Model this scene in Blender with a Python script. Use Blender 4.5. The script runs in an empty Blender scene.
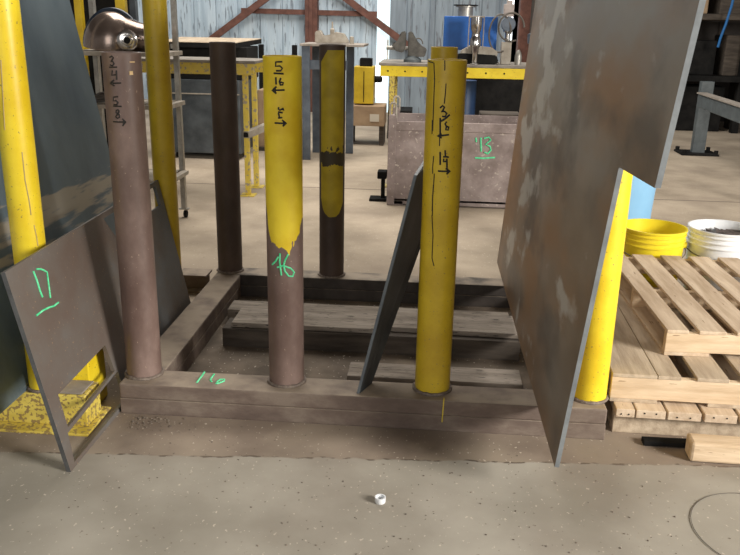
import bpy, bmesh, math, random
from mathutils import Vector, Matrix, noise
random.seed(7)
PI = math.pi
sc = bpy.context.scene
COL = sc.collection
# ------------------------------------------------------------------ camera
CAM = Vector((1.378, -3.5414, 1.844)); FOC = 802.24
PIT, YAW, ROL = .311, -.0754, .0196
FW = Vector((math.sin(YAW)*math.cos(PIT), math.cos(YAW)*math.cos(PIT), -math.sin(PIT)))
R0 = Vector((math.cos(YAW), -math.sin(YAW), 0)); U0 = R0.cross(FW)
RT = math.cos(ROL)*R0 + math.sin(ROL)*U0
UP = -math.sin(ROL)*R0 + math.cos(ROL)*U0
cd = bpy.data.cameras.new('camera'); co = bpy.data.objects.new('camera', cd); COL.objects.link(co)
cd.sensor_width = 36; cd.lens = FOC/740*36; cd.clip_end = 200
mt = Matrix((RT, UP, -FW)).transposed().to_4x4(); mt.translation = CAM; co.matrix_world = mt
sc.camera = co
# ------------------------------------------------------------------ materials
def mat(name, c1, c2=None, c3=None, scale=6., rough=.6, metal=0., stretch=(1,1,1), lo=.35, hi=.65,
        speck=None, speck_amt=.0, speck_scale=60., bump=.1, emit=None, rough2=None, alpha=None, spec=.5):
    m = bpy.data.materials.new(name); m.use_nodes = True
    nt = m.node_tree; N = nt.nodes; L = nt.links
    b = N['Principled BSDF']
    b.inputs['Roughness'].default_value = rough; b.inputs['Metallic'].default_value = metal
    b.inputs['Specular IOR Level'].default_value = spec
    c4 = lambda c: (c[0], c[1], c[2], 1)
    if c2 is None:
        b.inputs['Base Color'].default_value = c4(c1)
        out = None
    else:
        tc = N.new('ShaderNodeTexCoord'); mp = N.new('ShaderNodeMapping'); mp.inputs['Scale'].default_value = stretch
        L.new(tc.outputs['Object'], mp.inputs['Vector'])
        n1 = N.new('ShaderNodeTexNoise'); n1.inputs['Scale'].default_value = scale; n1.inputs['Detail'].default_value = 7; n1.inputs['Roughness'].default_value = .62
        L.new(mp.outputs['Vector'], n1.inputs['Vector'])
        cr = N.new('ShaderNodeValToRGB'); e = cr.color_ramp.elements
        e[0].position = lo; e[0].color = c4(c1); e[1].position = hi; e[1].color = c4(c2)
        if c3: x = e.new((lo+hi)/2); x.color = c4(c3)
        L.new(n1.outputs['Fac'], cr.inputs['Fac']); out = cr.outputs['Color']
        if speck:
            n2 = N.new('ShaderNodeTexNoise'); n2.inputs['Scale'].default_value = speck_scale; n2.inputs['Detail'].default_value = 3
            L.new(mp.outputs['Vector'], n2.inputs['Vector'])
            r2 = N.new('ShaderNodeValToRGB'); r2.color_ramp.elements[0].position = 1-speck_amt-.04; r2.color_ramp.elements[1].position = 1-speck_amt
            L.new(n2.outputs['Fac'], r2.inputs['Fac'])
            mx = N.new('ShaderNodeMix'); mx.data_type = 'RGBA'; mx.inputs[7].default_value = c4(speck)
            L.new(r2.outputs['Color'], mx.inputs[0]); L.new(out, mx.inputs[6]); out = mx.outputs[2]
        L.new(out, b.inputs['Base Color'])
        if bump:
            bp = N.new('ShaderNodeBump'); bp.inputs['Strength'].default_value = bump; bp.inputs['Distance'].default_value = .01
            n3 = N.new('ShaderNodeTexNoise'); n3.inputs['Scale'].default_value = scale*8; n3.inputs['Detail'].default_value = 4
            L.new(mp.outputs['Vector'], n3.inputs['Vector']); L.new(n3.outputs['Fac'], bp.inputs['Height']); L.new(bp.outputs['Normal'], b.inputs['Normal'])
        if rough2 is not None:
            mr = N.new('ShaderNodeMapRange'); mr.inputs['From Min'].default_value = lo; mr.inputs['From Max'].default_value = hi
            mr.inputs['To Min'].default_value = rough; mr.inputs['To Max'].default_value = rough2
            L.new(n1.outputs['Fac'], mr.inputs['Value']); L.new(mr.outputs['Result'], b.inputs['Roughness'])
    if emit:
        b.inputs['Emission Color'].default_value = c4(emit[0]); b.inputs['Emission Strength'].default_value = emit[1]
    return m
def nodeset(m): return m.node_tree.nodes, m.node_tree.links, m.node_tree.nodes['Principled BSDF']
def layer(m, color, build, rough=None):
    """mix colour over the base colour of m where build(N,L) gives a 0..1 mask"""
    N, L, b = nodeset(m)
    mask = build(N, L)
    inp = b.inputs['Base Color']; mx = N.new('ShaderNodeMix'); mx.data_type = 'RGBA'
    if inp.links: L.new(inp.links[0].from_socket, mx.inputs[6])
    else: mx.inputs[6].default_value = inp.default_value
    if isinstance(color, tuple): mx.inputs[7].default_value = (*color, 1)
    else: L.new(color(N, L), mx.inputs[7])
    L.new(mask, mx.inputs[0]); L.new(mx.outputs[2], inp)
def mathn(N, L, op, a, b=None, c=None):
    n = N.new('ShaderNodeMath'); n.operation = op
    for i, v in enumerate((a, b, c)):
        if v is None: continue
        if isinstance(v, (int, float)): n.inputs[i].default_value = v
        else: L.new(v, n.inputs[i])
    return n.outputs[0]
def xyz(N, L):
    tc = N.new('ShaderNodeTexCoord'); s = N.new('ShaderNodeSeparateXYZ'); L.new(tc.outputs['Object'], s.inputs[0]); return tc.outputs['Object'], s.outputs
def noi(N, L, vec, scale, detail=5, stretch=(1,1,1)):
    mp = N.new('ShaderNodeMapping'); mp.inputs['Scale'].default_value = stretch; L.new(vec, mp.inputs['Vector'])
    n = N.new('ShaderNodeTexNoise'); n.inputs['Scale'].default_value = scale; n.inputs['Detail'].default_value = detail
    L.new(mp.outputs['Vector'], n.inputs['Vector']); return n.outputs['Fac']
def ramp01(N, L, v, a, b):
    r = N.new('ShaderNodeMapRange'); r.clamp = True; L.new(v, r.inputs['Value'])
    r.inputs['From Min'].default_value = a; r.inputs['From Max'].default_value = b; return r.outputs['Result']

# ------------------------------------------------------------------ mesh helpers
class MB:
    def __init__(s): s.bm = bmesh.new()
    def _poly(s, vs, fs):
        v = [s.bm.verts.new(p) for p in vs]
        for f in fs:
            try: s.bm.faces.new([v[i] for i in f])
            except ValueError: pass
        return s
    def box(s, x0, x1, y0, y1, z0, z1, bev=0., M=None):
        b = bmesh.new(); bmesh.ops.create_cube(b, size=1)
        for v in b.verts:
            v.co = Vector((x0+(v.co.x+.5)*(x1-x0), y0+(v.co.y+.5)*(y1-y0), z0+(v.co.z+.5)*(z1-z0)))
        if bev: bmesh.ops.bevel(b, geom=b.edges[:], offset=bev, segments=2, affect='EDGES', profile=.5)
        return s.add(b, M)
    def add(s, b, M=None):
        if M is not None: b.transform(M)
        me = bpy.data.meshes.new('tmp'); b.to_mesh(me); b.free(); s.bm.from_mesh(me); bpy.data.meshes.remove(me); return s
    def bar(s, p0, p1, w, h, up=(0,0,1), bev=0.):
        p0, p1 = Vector(p0), Vector(p1); d = (p1-p0); l = d.length; d.normalize()
        u = Vector(up); x = d.cross(u)
        if x.length < 1e-4: x = d.cross(Vector((0,1,0)))
        x.normalize(); u = x.cross(d)
        M = Matrix((x, d, u)).transposed().to_4x4(); M.translation = p0
        return s.box(-w/2, w/2, 0, l, -h/2, h/2, bev, M)
    def tube(s, pts, r, n=10, cap=True, closed=False):
        pts = [Vector(p) for p in pts]; rs = r if isinstance(r, (list, tuple)) else [r]*len(pts)
        rings = []; prev = None
        m = len(pts)
        for i, p in enumerate(pts):
            if closed: d = pts[(i+1) % m]-pts[i-1]
            else: d = pts[min(i+1, m-1)]-pts[max(i-1, 0)]
            d.normalize()
            if prev is None:
                a = Vector((0,0,1)) if abs(d.z) < .9 else Vector((1,0,0)); x = d.cross(a).normalized()
            else:
                x = (prev-d*prev.dot(d)).normalized()
            prev = x; y = d.cross(x)
            rings.append([s.bm.verts.new(p+(x*math.cos(2*PI*k/n)+y*math.sin(2*PI*k/n))*rs[i]) for k in range(n)])
        for i in range(m if closed else m-1):
            a, b = rings[i], rings[(i+1) % m]
            for k in range(n): s.bm.faces.new((a[k], a[(k+1) % n], b[(k+1) % n], b[k]))
        if cap and not closed:
            s.bm.faces.new(rings[0][::-1]); s.bm.faces.new(rings[-1])
        return s
    def lathe(s, prof, c=(0,0,0), axis=(0,0,1), n=40, closed=False):
        ax = Vector(axis).normalized(); a = Vector((0,0,1)) if abs(ax.z) < .9 else Vector((1,0,0))
        x = ax.cross(a).normalized(); y = ax.cross(x); c = Vector(c); rings = []
        for r, z in prof:
            if r < 1e-6: rings.append([s.bm.verts.new(c+ax*z)])
            else: rings.append([s.bm.verts.new(c+ax*z+(x*math.cos(2*PI*k/n)+y*math.sin(2*PI*k/n))*r) for k in range(n)])
        m = len(rings)
        for i in range(m if closed else m-1):
            a, b = rings[i], rings[(i+1) % m]
            for k in range(n):
                k2 = (k+1) % n
                if len(a) == 1 and len(b) == 1: continue
                if len(a) == 1: s.bm.faces.new((a[0], b[k2], b[k]))
                elif len(b) == 1: s.bm.faces.new((a[k], a[k2], b[0]))
                else: s.bm.faces.new((a[k], a[k2], b[k2], b[k]))
        return s
    def prism(s, pts, th):
        pts = [Vector(p) for p in pts]; th = Vector(th); n = len(pts)
        a = [s.bm.verts.new(p) for p in pts]; b = [s.bm.verts.new(p+th) for p in pts]
        s.bm.faces.new(a); s.bm.faces.new(b[::-1])
        for i in range(n): s.bm.faces.new((a[i], b[i], b[(i+1) % n], a[(i+1) % n]))
        return s
    def build(s, name, m, parent=None, smooth=False, loc=None):
        bmesh.ops.recalc_face_normals(s.bm, faces=s.bm.faces[:])
        off = Vector(loc) if loc is not None else Vector((0,0,0))
        if loc is None and parent is not None: off = wloc(parent)
        bmesh.ops.translate(s.bm, verts=s.bm.verts[:], vec=-off)
        me = bpy.data.meshes.new(name); s.bm.to_mesh(me); s.bm.free()
        if smooth:
            for p in me.polygons: p.use_smooth = True
            if hasattr(me, 'set_sharp_from_angle'): me.set_sharp_from_angle(angle=math.radians(38))
        o = bpy.data.objects.new(name, me); COL.objects.link(o)
        if m: me.materials.append(m)
        if parent is not None: o.parent = parent; o.location = off-wloc(parent)
        else: o.location = off
        return o
def wloc(o):
    v = Vector((0,0,0))
    while o is not None: v += o.location; o = o.parent
    return v
def tag(o, label=None, cat=None, group=None, kind=None):
    if label: o['label'] = label
    if cat: o['category'] = cat
    if group: o['group'] = group
    if kind: o['kind'] = kind
    return o
def thing(name, loc, label, cat, group=None):
    o = bpy.data.objects.new(name, None); o.location = loc; o.empty_display_size = .1; COL.objects.link(o)
    return tag(o, label, cat, group)
def struct(o): o['kind'] = 'structure'; return o
def copy_tree(o, parent=None):
    c = o.copy(); COL.objects.link(c)
    if parent is not None: c.parent = parent
    for ch in [x for x in bpy.data.objects if x.parent == o]: copy_tree(ch, c)
    return c

# ------------------------------------------------------------------ colours
Mt = {}
Mt['brown'] = mat('brown primer steel', (.12,.075,.062), (.23,.158,.133), (.165,.110,.092), scale=5, rough=.36, rough2=.6, speck=(.36,.27,.20), speck_amt=.27, speck_scale=90, bump=.08, stretch=(1,1,.6))
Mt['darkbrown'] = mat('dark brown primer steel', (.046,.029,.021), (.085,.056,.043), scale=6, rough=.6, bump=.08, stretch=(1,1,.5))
Mt['beam'] = mat('dusty brown beam steel', (.115,.082,.066), (.21,.165,.13), (.15,.11,.088), scale=9, rough=.8, bump=.2, stretch=(.5,1,1))
YEL = ((.72,.50,.012), (.86,.66,.03))
def yellow(name, dirt=(.34,.24,.05), amt=.30, c=YEL, rough=.38, dscale=80):
    return mat(name, c[0], c[1], scale=5, rough=rough, speck=dirt, speck_amt=amt, speck_scale=dscale, bump=.06)
Mt['yellow'] = yellow('bright yellow paint')
Mt['yellow_worn'] = yellow('worn yellow paint', dirt=(.30,.21,.08), amt=.44, dscale=48, c=((.55,.40,.05),(.74,.6,.13)))
Mt['yellow_ochre'] = yellow('ochre yellow paint', c=((.50,.33,.015),(.66,.47,.025)), amt=.30)
Mt['yellow_dark'] = yellow('dull dark yellow paint', c=((.30,.20,.012),(.42,.30,.02)), amt=.38, dscale=80)
Mt['plate_big'] = mat('weathered mill scale plate', (.125,.086,.056), (.26,.20,.145), (.18,.135,.092), scale=2.4, spec=.35, rough=.42, rough2=.6, metal=.0, bump=.05, stretch=(1,.35,.9))
Mt['plate_edge'] = mat('sheared plate edge', (.17,.185,.195), (.25,.27,.28), scale=10, rough=.55, metal=.2, bump=.05)
Mt['blue_steel'] = mat('blue grey hot rolled steel', (.10,.14,.175), (.185,.24,.275), scale=2, rough=.36, rough2=.5, metal=.35, bump=.04, stretch=(1,1,.5))
Mt['grey_plate'] = mat('grey brown plate', (.125,.092,.075), (.155,.165,.172), (.14,.12,.105), scale=1.8, rough=.5, metal=.1, speck=(.30,.20,.12), speck_amt=.29, speck_scale=80, bump=.06)
Mt['dark_plate'] = mat('dark slate steel', (.038,.045,.052), (.085,.098,.108), scale=4, rough=.5, metal=.2, bump=.05)
Mt['black'] = mat('black steel', (.006,.006,.006), (.016,.015,.014), scale=6, rough=.85, spec=.15)
Mt['rail_blue'] = mat('grey blue painted steel', (.055,.068,.073), (.095,.112,.118), scale=8, rough=.55)
Mt['stand_blue'] = mat('slate blue stand paint', (.075,.095,.125), (.13,.155,.19), scale=8, rough=.55)
Mt['alu'] = mat('brushed aluminium', (.28,.265,.235), (.44,.42,.38), scale=12, rough=.42, metal=.6, bump=.03)
Mt['cream'] = mat('dusty pale grey steel', (.26,.225,.18), (.4,.36,.3), scale=9, rough=.7)
Mt['chrome'] = mat('scratched chrome', (.45,.43,.41), (.65,.62,.6), scale=8, rough=.16, metal=1., bump=.02)
Mt['bronze'] = mat('polished brown metal', (.20,.15,.125), (.34,.27,.23), scale=6, rough=.22, metal=.8, bump=.02)
Mt['navy'] = mat('dark navy enamel', (.012,.02,.035), (.025,.038,.06), scale=6, rough=.25)
Mt['blue'] = mat('royal blue paint', (.003,.075,.30), (.006,.11,.42), scale=5, rough=.4, bump=.03)
Mt['dkblue'] = mat('dark blue drum paint', (.008,.03,.09), (.015,.05,.13), scale=5, rough=.5)
Mt['ltblue'] = mat('light blue plastic', (.22,.46,.70), (.27,.52,.75), scale=3, rough=.5, bump=.02)
Mt['pl_yellow'] = mat('glossy yellow plastic', (.78,.62,.02), (.84,.69,.04), scale=4, rough=.32, bump=.0)
Mt['pl_white'] = mat('white plastic', (.72,.74,.76), (.82,.83,.84), scale=6, rough=.38, bump=.0)
Mt['pl_cream'] = mat('cream plastic', (.70,.66,.44), (.78,.75,.58), scale=6, rough=.38, bump=.0)
Mt['wood'] = mat('raw pallet pine', (.44,.325,.215), (.66,.53,.385), (.55,.425,.30), scale=2.2, rough=.82, stretch=(9,1,9), speck=(.26,.17,.10), speck_amt=.29, speck_scale=9, bump=.15)
Mt['wood_x'] = mat('raw pallet pine lengthwise', (.50,.36,.22), (.74,.58,.40), (.62,.47,.31), scale=2.2, rough=.82, stretch=(1,9,9), speck=(.28,.18,.10), speck_amt=.29, speck_scale=9, bump=.15)
Mt['wood_old'] = mat('grey weathered pallet boards', (.34,.26,.18), (.54,.44,.32), (.44,.35,.25), scale=2.2, rough=.85, stretch=(9,1,9), bump=.2)
Mt['wood_grey'] = mat('dusty grey lumber', (.17,.14,.11), (.36,.31,.26), scale=3, rough=.9, stretch=(1,7,7), speck=(.03,.025,.02), speck_amt=.33, speck_scale=14, bump=.2)
Mt['wood_dark'] = mat('dark oily lumber', (.045,.035,.027), (.10,.08,.062), scale=3, rough=.9, stretch=(1,7,7), bump=.2)
Mt['card'] = mat('tan cardboard', (.30,.20,.12), (.40,.28,.17), scale=5, rough=.85)
Mt['rust'] = mat('rust red steel', (.085,.032,.022), (.16,.066,.045), scale=8, rough=.75)
Mt['marker'] = mat('black marker ink', (.018,.015,.013), rough=.6)
Mt['chalk'] = mat('green paint marker', (.05,.60,.25), (.18,.80,.42), scale=40, rough=.8, bump=0)
Mt['chalk_yellow'] = mat('yellow chalk', (.65,.50,.06), rough=.8)
Mt['weld'] = mat('weld bead', (.15,.115,.095), (.27,.22,.18), scale=60, rough=.65, metal=.3, bump=.4)
Mt['sticker'] = mat('orange tag', (.75,.52,.26), rough=.6)
Mt['hose'] = mat('blue air hose', (.01,.12,.34), rough=.45)
Mt['cable'] = mat('dusty cable', (.10,.085,.07), rough=.7)
Mt['paper'] = mat('pale label paper', (.62,.56,.46), rough=.8)
Mt['bin'] = mat('mauve grey dusty bin steel', (.175,.135,.12), (.33,.27,.25), (.245,.195,.18), scale=4, rough=.8, bump=.2, speck=(.42,.36,.31), speck_amt=.32, speck_scale=30)
Mt['scrap'] = mat('dark scrap metal', (.02,.018,.017), (.12,.09,.08), scale=20, rough=.6)
def dust(m, col=(.34,.275,.205), amt=.9):
    def mask(N, L):
        g = N.new('ShaderNodeNewGeometry'); q = N.new('ShaderNodeSeparateXYZ'); L.new(g.outputs['Normal'], q.inputs[0])
        tc = N.new('ShaderNodeTexCoord')
        return mathn(N, L, 'MULTIPLY', ramp01(N, L, q.outputs[2], .5, .95), mathn(N, L, 'MULTIPLY', ramp01(N, L, noi(N, L, tc.outputs['Object'], 7, 6), .25, .6), amt))
    layer(m, col, mask)
dust(Mt['beam'])
# ------------------------------------------------------------------ setting
def floor_mat():
    m = mat('dusty concrete floor', (.29,.235,.17), (.46,.38,.285), (.385,.315,.235), scale=1.1, rough=.88, bump=.12)
    N, L, b = nodeset(m)
    vec, s = xyz(N, L)
    # the nearer pour: greener grey concrete in front of the joint
    line = mathn(N, L, 'MULTIPLY_ADD', s[0], .075, -.515)
    d = mathn(N, L, 'SUBTRACT', line, s[1]); nn = noi(N, L, vec, 9, 3)
    d2 = mathn(N, L, 'MULTIPLY_ADD', nn, .05, mathn(N, L, 'SUBTRACT', d, .025))
    def m1(N, L): return ramp01(N, L, d2, -.004, .006)
    def c1(N, L):
        r = N.new('ShaderNodeValToRGB'); r.color_ramp.elements[0].position = .38; r.color_ramp.elements[1].position = .64
        r.color_ramp.elements[0].color = (.29,.262,.212,1); r.color_ramp.elements[1].color = (.395,.36,.30,1)
        L.new(noi(N, L, vec, 1.7, 6), r.inputs['Fac']); return r.outputs['Color']
    # dirt brown band around the rack
    def mb(N, L):
        a = ramp01(N, L, s[1], 2.6, 1.6); n = noi(N, L, vec, 2.2, 5)
        return mathn(N, L, 'MULTIPLY', a, ramp01(N, L, n, .30, .62))
    layer(m, (.215,.165,.125), mb)
    def mi(N, L):   # shade inside the rack frame, painted as dirt-brown floor colour
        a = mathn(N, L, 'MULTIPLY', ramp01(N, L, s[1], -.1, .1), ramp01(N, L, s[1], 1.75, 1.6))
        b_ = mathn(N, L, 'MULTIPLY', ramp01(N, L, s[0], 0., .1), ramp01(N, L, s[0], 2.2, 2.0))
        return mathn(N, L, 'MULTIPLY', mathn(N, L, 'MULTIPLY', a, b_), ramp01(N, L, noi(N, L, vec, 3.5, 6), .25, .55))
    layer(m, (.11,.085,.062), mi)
    layer(m, c1, m1)
    # joint crack
    def mc(N, L):
        a = mathn(N, L, 'ABSOLUTE', mathn(N, L, 'ADD', d2, -.0))
        return mathn(N, L, 'MULTIPLY', mathn(N, L, 'LESS_THAN', a, .006), ramp01(N, L, noi(N, L, vec, 14, 3), .46, .56))
    layer(m, (.12,.09,.065), mc)
    def mj(N, L):   # far joint
        a = mathn(N, L, 'ABSOLUTE', mathn(N, L, 'SUBTRACT', s[1], 5.45))
        return mathn(N, L, 'LESS_THAN', a, .018)
    layer(m, (.16,.12,.09), mj)
    def ms(N, L): return ramp01(N, L, noi(N, L, vec, 37, 5), .67, .74)
    layer(m, (.15,.115,.085), ms)
    def ms2(N, L): return ramp01(N, L, noi(N, L, vec, 55, 2, (1,.7,1)), .67, .71)
    layer(m, (.55,.48,.39), ms2)
    def mp(N, L): return mathn(N, L, 'MULTIPLY', ramp01(N, L, noi(N, L, vec, 1.3, 8), .48, .68), .38)
    layer(m, (.17,.13,.10), mp)
    return m
def corr_wall(name, x0, x1, y, z1, m, pitch=.3, face=-1):
    mb = MB(); pts = []; x = x0
    while x < x1:
        for dx, dz in ((0,0),(pitch*.70,0),(pitch*.76,.03),(pitch*.94,.03)):
            pts.append((x+dx, y+face*dz))
        # small stiffening rib
        x += pitch
    pts = [p for p in pts if p[0] <= x1+.3]
    n = len(pts)
    a = [mb.bm.verts.new((p[0], p[1], 0)) for p in pts]; b = [mb.bm.verts.new((p[0], p[1], z1)) for p in pts]
    c = [mb.bm.verts.new((p[0], y+.08, 0)) for p in (pts[0], pts[-1])]; d = [mb.bm.verts.new((p[0], y+.08, z1)) for p in (pts[0], pts[-1])]
    for i in range(n-1): mb.bm.faces.new((a[i], a[i+1], b[i+1], b[i]))
    mb.bm.faces.new((c[0], c[1], d[1], d[0])); mb.bm.faces.new((a[0], b[0], d[0], c[0])); mb.bm.faces.new((a[-1], c[1], d[1], b[-1]))
    return struct(mb.build(name, m))
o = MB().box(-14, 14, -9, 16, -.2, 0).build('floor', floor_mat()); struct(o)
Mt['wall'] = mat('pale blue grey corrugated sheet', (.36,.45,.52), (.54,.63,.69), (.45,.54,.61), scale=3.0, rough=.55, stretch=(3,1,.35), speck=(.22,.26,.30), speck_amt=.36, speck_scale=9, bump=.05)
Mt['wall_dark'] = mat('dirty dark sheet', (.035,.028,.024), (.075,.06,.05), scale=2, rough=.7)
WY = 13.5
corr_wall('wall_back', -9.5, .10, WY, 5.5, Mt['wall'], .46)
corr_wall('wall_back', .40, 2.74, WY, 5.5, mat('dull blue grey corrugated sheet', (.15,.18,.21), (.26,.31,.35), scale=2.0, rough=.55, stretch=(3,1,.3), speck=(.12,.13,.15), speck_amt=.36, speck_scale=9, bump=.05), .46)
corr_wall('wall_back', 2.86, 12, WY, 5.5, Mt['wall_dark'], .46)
Mt['lit'] = mat('daylit translucent sheet', (.5,.6,.62), rough=.5, emit=((.72,.88,.92), 1.0))
Mt['lit2'] = mat('daylight through opening', (.8,.85,.9), rough=.5, emit=((.95,.98,1.0), 1.6))
mb = MB()
for i in range(3): mb.box(.10+i*.1, .192+i*.1, WY-.01-(i % 2)*.02, WY+.05, 0, 5.5)
struct(mb.build('window_1', Mt['lit']))
struct(MB().box(2.74, 2.86, WY-.02, WY+.05, 0, 5.5).build('window_2', Mt['lit2']))
# ground level gap under the wall sheets where daylight comes in
struct(MB().box(.12, .34, WY-.05, WY-.02, .30, .95).build('window_3', Mt['lit2']))
struct(MB().box(1.45, 2.0, WY-.16, WY-.12, .02, .22).build('window_4', Mt['lit2']))
# roof with skylights, side walls far out of view
# trusses / bracing on back wall
mb = MB(); mb.box(-1.30, -1.05, WY-.30, WY-.05, 0, 5.5, .01); mb.box(-1.21, -1.14, WY-.33, WY-.30, 0, 5.5)
struct(mb.build('trim_1', Mt['rust']))
struct(MB().bar((-2.62,WY-.14,1.97), (.14,WY-.14,1.95), .09, .1).build('trim_2', Mt['rust']))
struct(MB().bar((-3.95,WY-.24,.9), (-.9,WY-.24,3.05), .07, .13).build('trim_3', Mt['rust']))
struct(MB().bar((-.95,WY-.24,2.56), (.86,WY-.24,1.31), .07, .13).build('trim_4', Mt['rust']))
struct(MB().box(2.95, 3.16, WY-.4, WY-.1, 0, 5.5).build('trim_5', Mt['rust']))

# ------------------------------------------------------------------ writing helpers
def strokes_on_pipe(lines, cx, cy, R, r, m, name, parent, scale=1.):
    """lines: polylines of (angle in metres of arc from the pipe's front, height)"""
    mb = MB()
    for ln in lines:
        pts = []
        for i in range(len(ln)-1):
            (a0, z0), (a1, z1) = ln[i], ln[i+1]
            k = max(1, int(math.hypot(a1-a0, z1-z0)/.012))
            for j in range(k): t = j/k; pts.append((a0+(a1-a0)*t, z0+(z1-z0)*t))
        pts.append(ln[-1])
        P = [(cx+math.sin(a/R)*(R+.0006), cy-math.cos(a/R)*(R+.0006), z) for a, z in pts]
        mb.tube(P, r, 6)
    return mb.build(name, m, parent, True)
def pix_ray(px, py): return (FW+RT*((px-370)/FOC)-UP*((py-277.5)/FOC))
def on_pipe(px, py, cx, cy, R):
    d = pix_ray(px, py); ox, oy = CAM.x-cx, CAM.y-cy
    A = d.x*d.x+d.y*d.y; B = 2*(ox*d.x+oy*d.y); C_ = ox*ox+oy*oy-R*R
    D = B*B-4*A*C_
    if D < 0: return None
    t = (-B-math.sqrt(D))/(2*A); p = CAM+d*t
    return (math.atan2(p.x-cx, -(p.y-cy))*R, p.z)
def on_plane(px, py, p0, n):
    d = pix_ray(px, py); n = Vector(n); return CAM+d*((Vector(p0)-CAM).dot(n)/d.dot(n))
def pipe_marks(lines_px, cx, cy, R, r, m, name, parent):
    L = []
    for ln in lines_px:
        q = [on_pipe(x, y, cx, cy, R) for x, y in ln]; q = [a for a in q if a]
        if len(q) > 1: L.append(q)
    return strokes_on_pipe(L, cx, cy, R, r, m, name, parent)
def crop_pts(x0, y0, s, lines): return [[(x0+x/s, y0+y/s) for x, y in ln] for ln in lines]
def plane_marks(lines_px, p0, n, r, m, name, parent):
    mb = MB()
    for ln in lines_px: mb.tube([on_plane(x, y, p0, n) for x, y in ln], r, 6)
    return mb.build(name, m, parent, True)

# ------------------------------------------------------------------ pipe posts
R = .084
def post_mesh(x, y, z0, z1, R, n=48, wall=.009):
    mb = MB(); mb.lathe([(R,z0),(R,z1-.002),(R-.002,z1),(R-wall,z1),(R-wall,z1-.25),(0,z1-.25)], (x,y,0), n=n); return mb
def weld_ring(x, y, z, R, r=.009):
    mb = MB(); n = 40
    mb.tube([(x+(R+.003)*math.cos(2*PI*k/n), y+(R+.003)*math.sin(2*PI*k/n), z+.004+random.uniform(-.001,.001)) for k in range(n)], [r*random.uniform(.8,1.2) for k in range(n)], 8, closed=True)
    return mb
def paint_limit_mat(name, base, ycol, z0, curve, amp, dirt=None, xlim=None, pw=2.):
    """brown pipe with yellow paint above an irregular run-off line; object coords centred on the pipe axis"""
    import copy
    m = Mt[base].copy(); m.name = name
    def mask(N, L):
        vec, s = xyz(N, L)
        lim = mathn(N, L, 'MULTIPLY_ADD', mathn(N, L, 'POWER', mathn(N, L, 'ABSOLUTE', mathn(N, L, 'ADD', s[0], -.008)), pw), curve, z0)
        n = noi(N, L, vec, 16, 4); lim = mathn(N, L, 'MULTIPLY_ADD', mathn(N, L, 'SUBTRACT', n, .5), amp, lim)
        n2 = noi(N, L, vec, 26, 2, (1,1,.04)); lim = mathn(N, L, 'MULTIPLY_ADD', mathn(N, L, 'SUBTRACT', n2, .5), -amp*.9, lim)
        r = mathn(N, L, 'GREATER_THAN', s[2], lim)
        if xlim:
            top = mathn(N, L, 'LESS_THAN', mathn(N, L, 'ADD', s[2], mathn(N, L, 'MULTIPLY', mathn(N, L, 'MAXIMUM', mathn(N, L, 'SUBTRACT', -.02, s[0]), 0), 1.6)), xlim[2])
            r = mathn(N, L, 'MULTIPLY', r, mathn(N, L, 'MULTIPLY', mathn(N, L, 'GREATER_THAN', s[0], xlim[0]), mathn(N, L, 'LESS_THAN', s[0], xlim[1])))
            r = mathn(N, L, 'MULTIPLY', r, top)
            r = mathn(N, L, 'MULTIPLY', r, mathn(N, L, 'LESS_THAN', s[1], .03))
        return r
    def col(N, L):
        vec, s = xyz(N, L); r = N.new('ShaderNodeValToRGB'); r.color_ramp.elements[0].position = .4; r.color_ramp.elements[1].position = .6
        r.color_ramp.elements[0].color = (*ycol[0],1); r.color_ramp.elements[1].color = (*ycol[1],1); L.new(noi(N, L, vec, 6), r.inputs['Fac']); return r.outputs['Color']
    layer(m, col, mask)
    if dirt:
        def md(N, L):
            vec, s = xyz(N, L); d = mathn(N, L, 'ABSOLUTE', mathn(N, L, 'SUBTRACT', s[2], dirt[0]))
            d = mathn(N, L, 'MULTIPLY_ADD', mathn(N, L, 'SUBTRACT', noi(N, L, vec, 25), .5), .16, d)
            return mathn(N, L, 'LESS_THAN', d, dirt[1])
        layer(m, (.055,.042,.02), md)
    return m
XS = [0, .7124, 1.4219, 2.162]; ZT = 1.689; ZB = .157; DY = 1.7276
rack = thing('post_rack', (1.07, .8, 0), 'long brown steel plate rack with upright pipe posts, low beam frame on the floor', 'storage rack')
def stacked_beam(x0, x1, y0, y1, axis):
    mb = MB(); mb.box(x0, x1, y0, y1, 0, .0784, .004); mb.box(x0, x1, y0, y1, .0786, ZB, .008); return mb
stacked_beam(-.081, 2.229, -.135, .045, 'x').build('front_beam', Mt['beam'], rack)
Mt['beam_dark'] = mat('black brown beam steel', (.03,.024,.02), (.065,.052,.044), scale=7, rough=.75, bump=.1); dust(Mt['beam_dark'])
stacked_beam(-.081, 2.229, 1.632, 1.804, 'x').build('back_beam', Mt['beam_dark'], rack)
stacked_beam(-.081, .093, .046, 1.631, 'y').build('side_beam', Mt['beam'], rack)
stacked_beam(2.055, 2.229, .046, 1.631, 'y').build('side_beam', Mt['beam'], rack)
Mt['p2'] = paint_limit_mat('brown pipe with poured yellow paint', 'brown', YEL, .85-ZB, 3800., .10, pw=4.)
Mt['p2b'] = paint_limit_mat('dark pipe with dull yellow patch', 'darkbrown', ((.38,.28,.012),(.54,.40,.02)), (.585-ZB), 4200., .03, dirt=(.98-ZB, .05), xlim=(-.066, .078, 1.50), pw=4.)
posts = {}
spec = [(0, 0, 'brown'), (1, 0, 'p2'), (2, 0, 'yellow_ochre'), (3, 0, 'yellow'), (0, 1, 'darkbrown'), (1, 1, 'p2b'), (2, 1, 'yellow_ochre'), (3, 1, 'yellow_ochre')]
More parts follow.
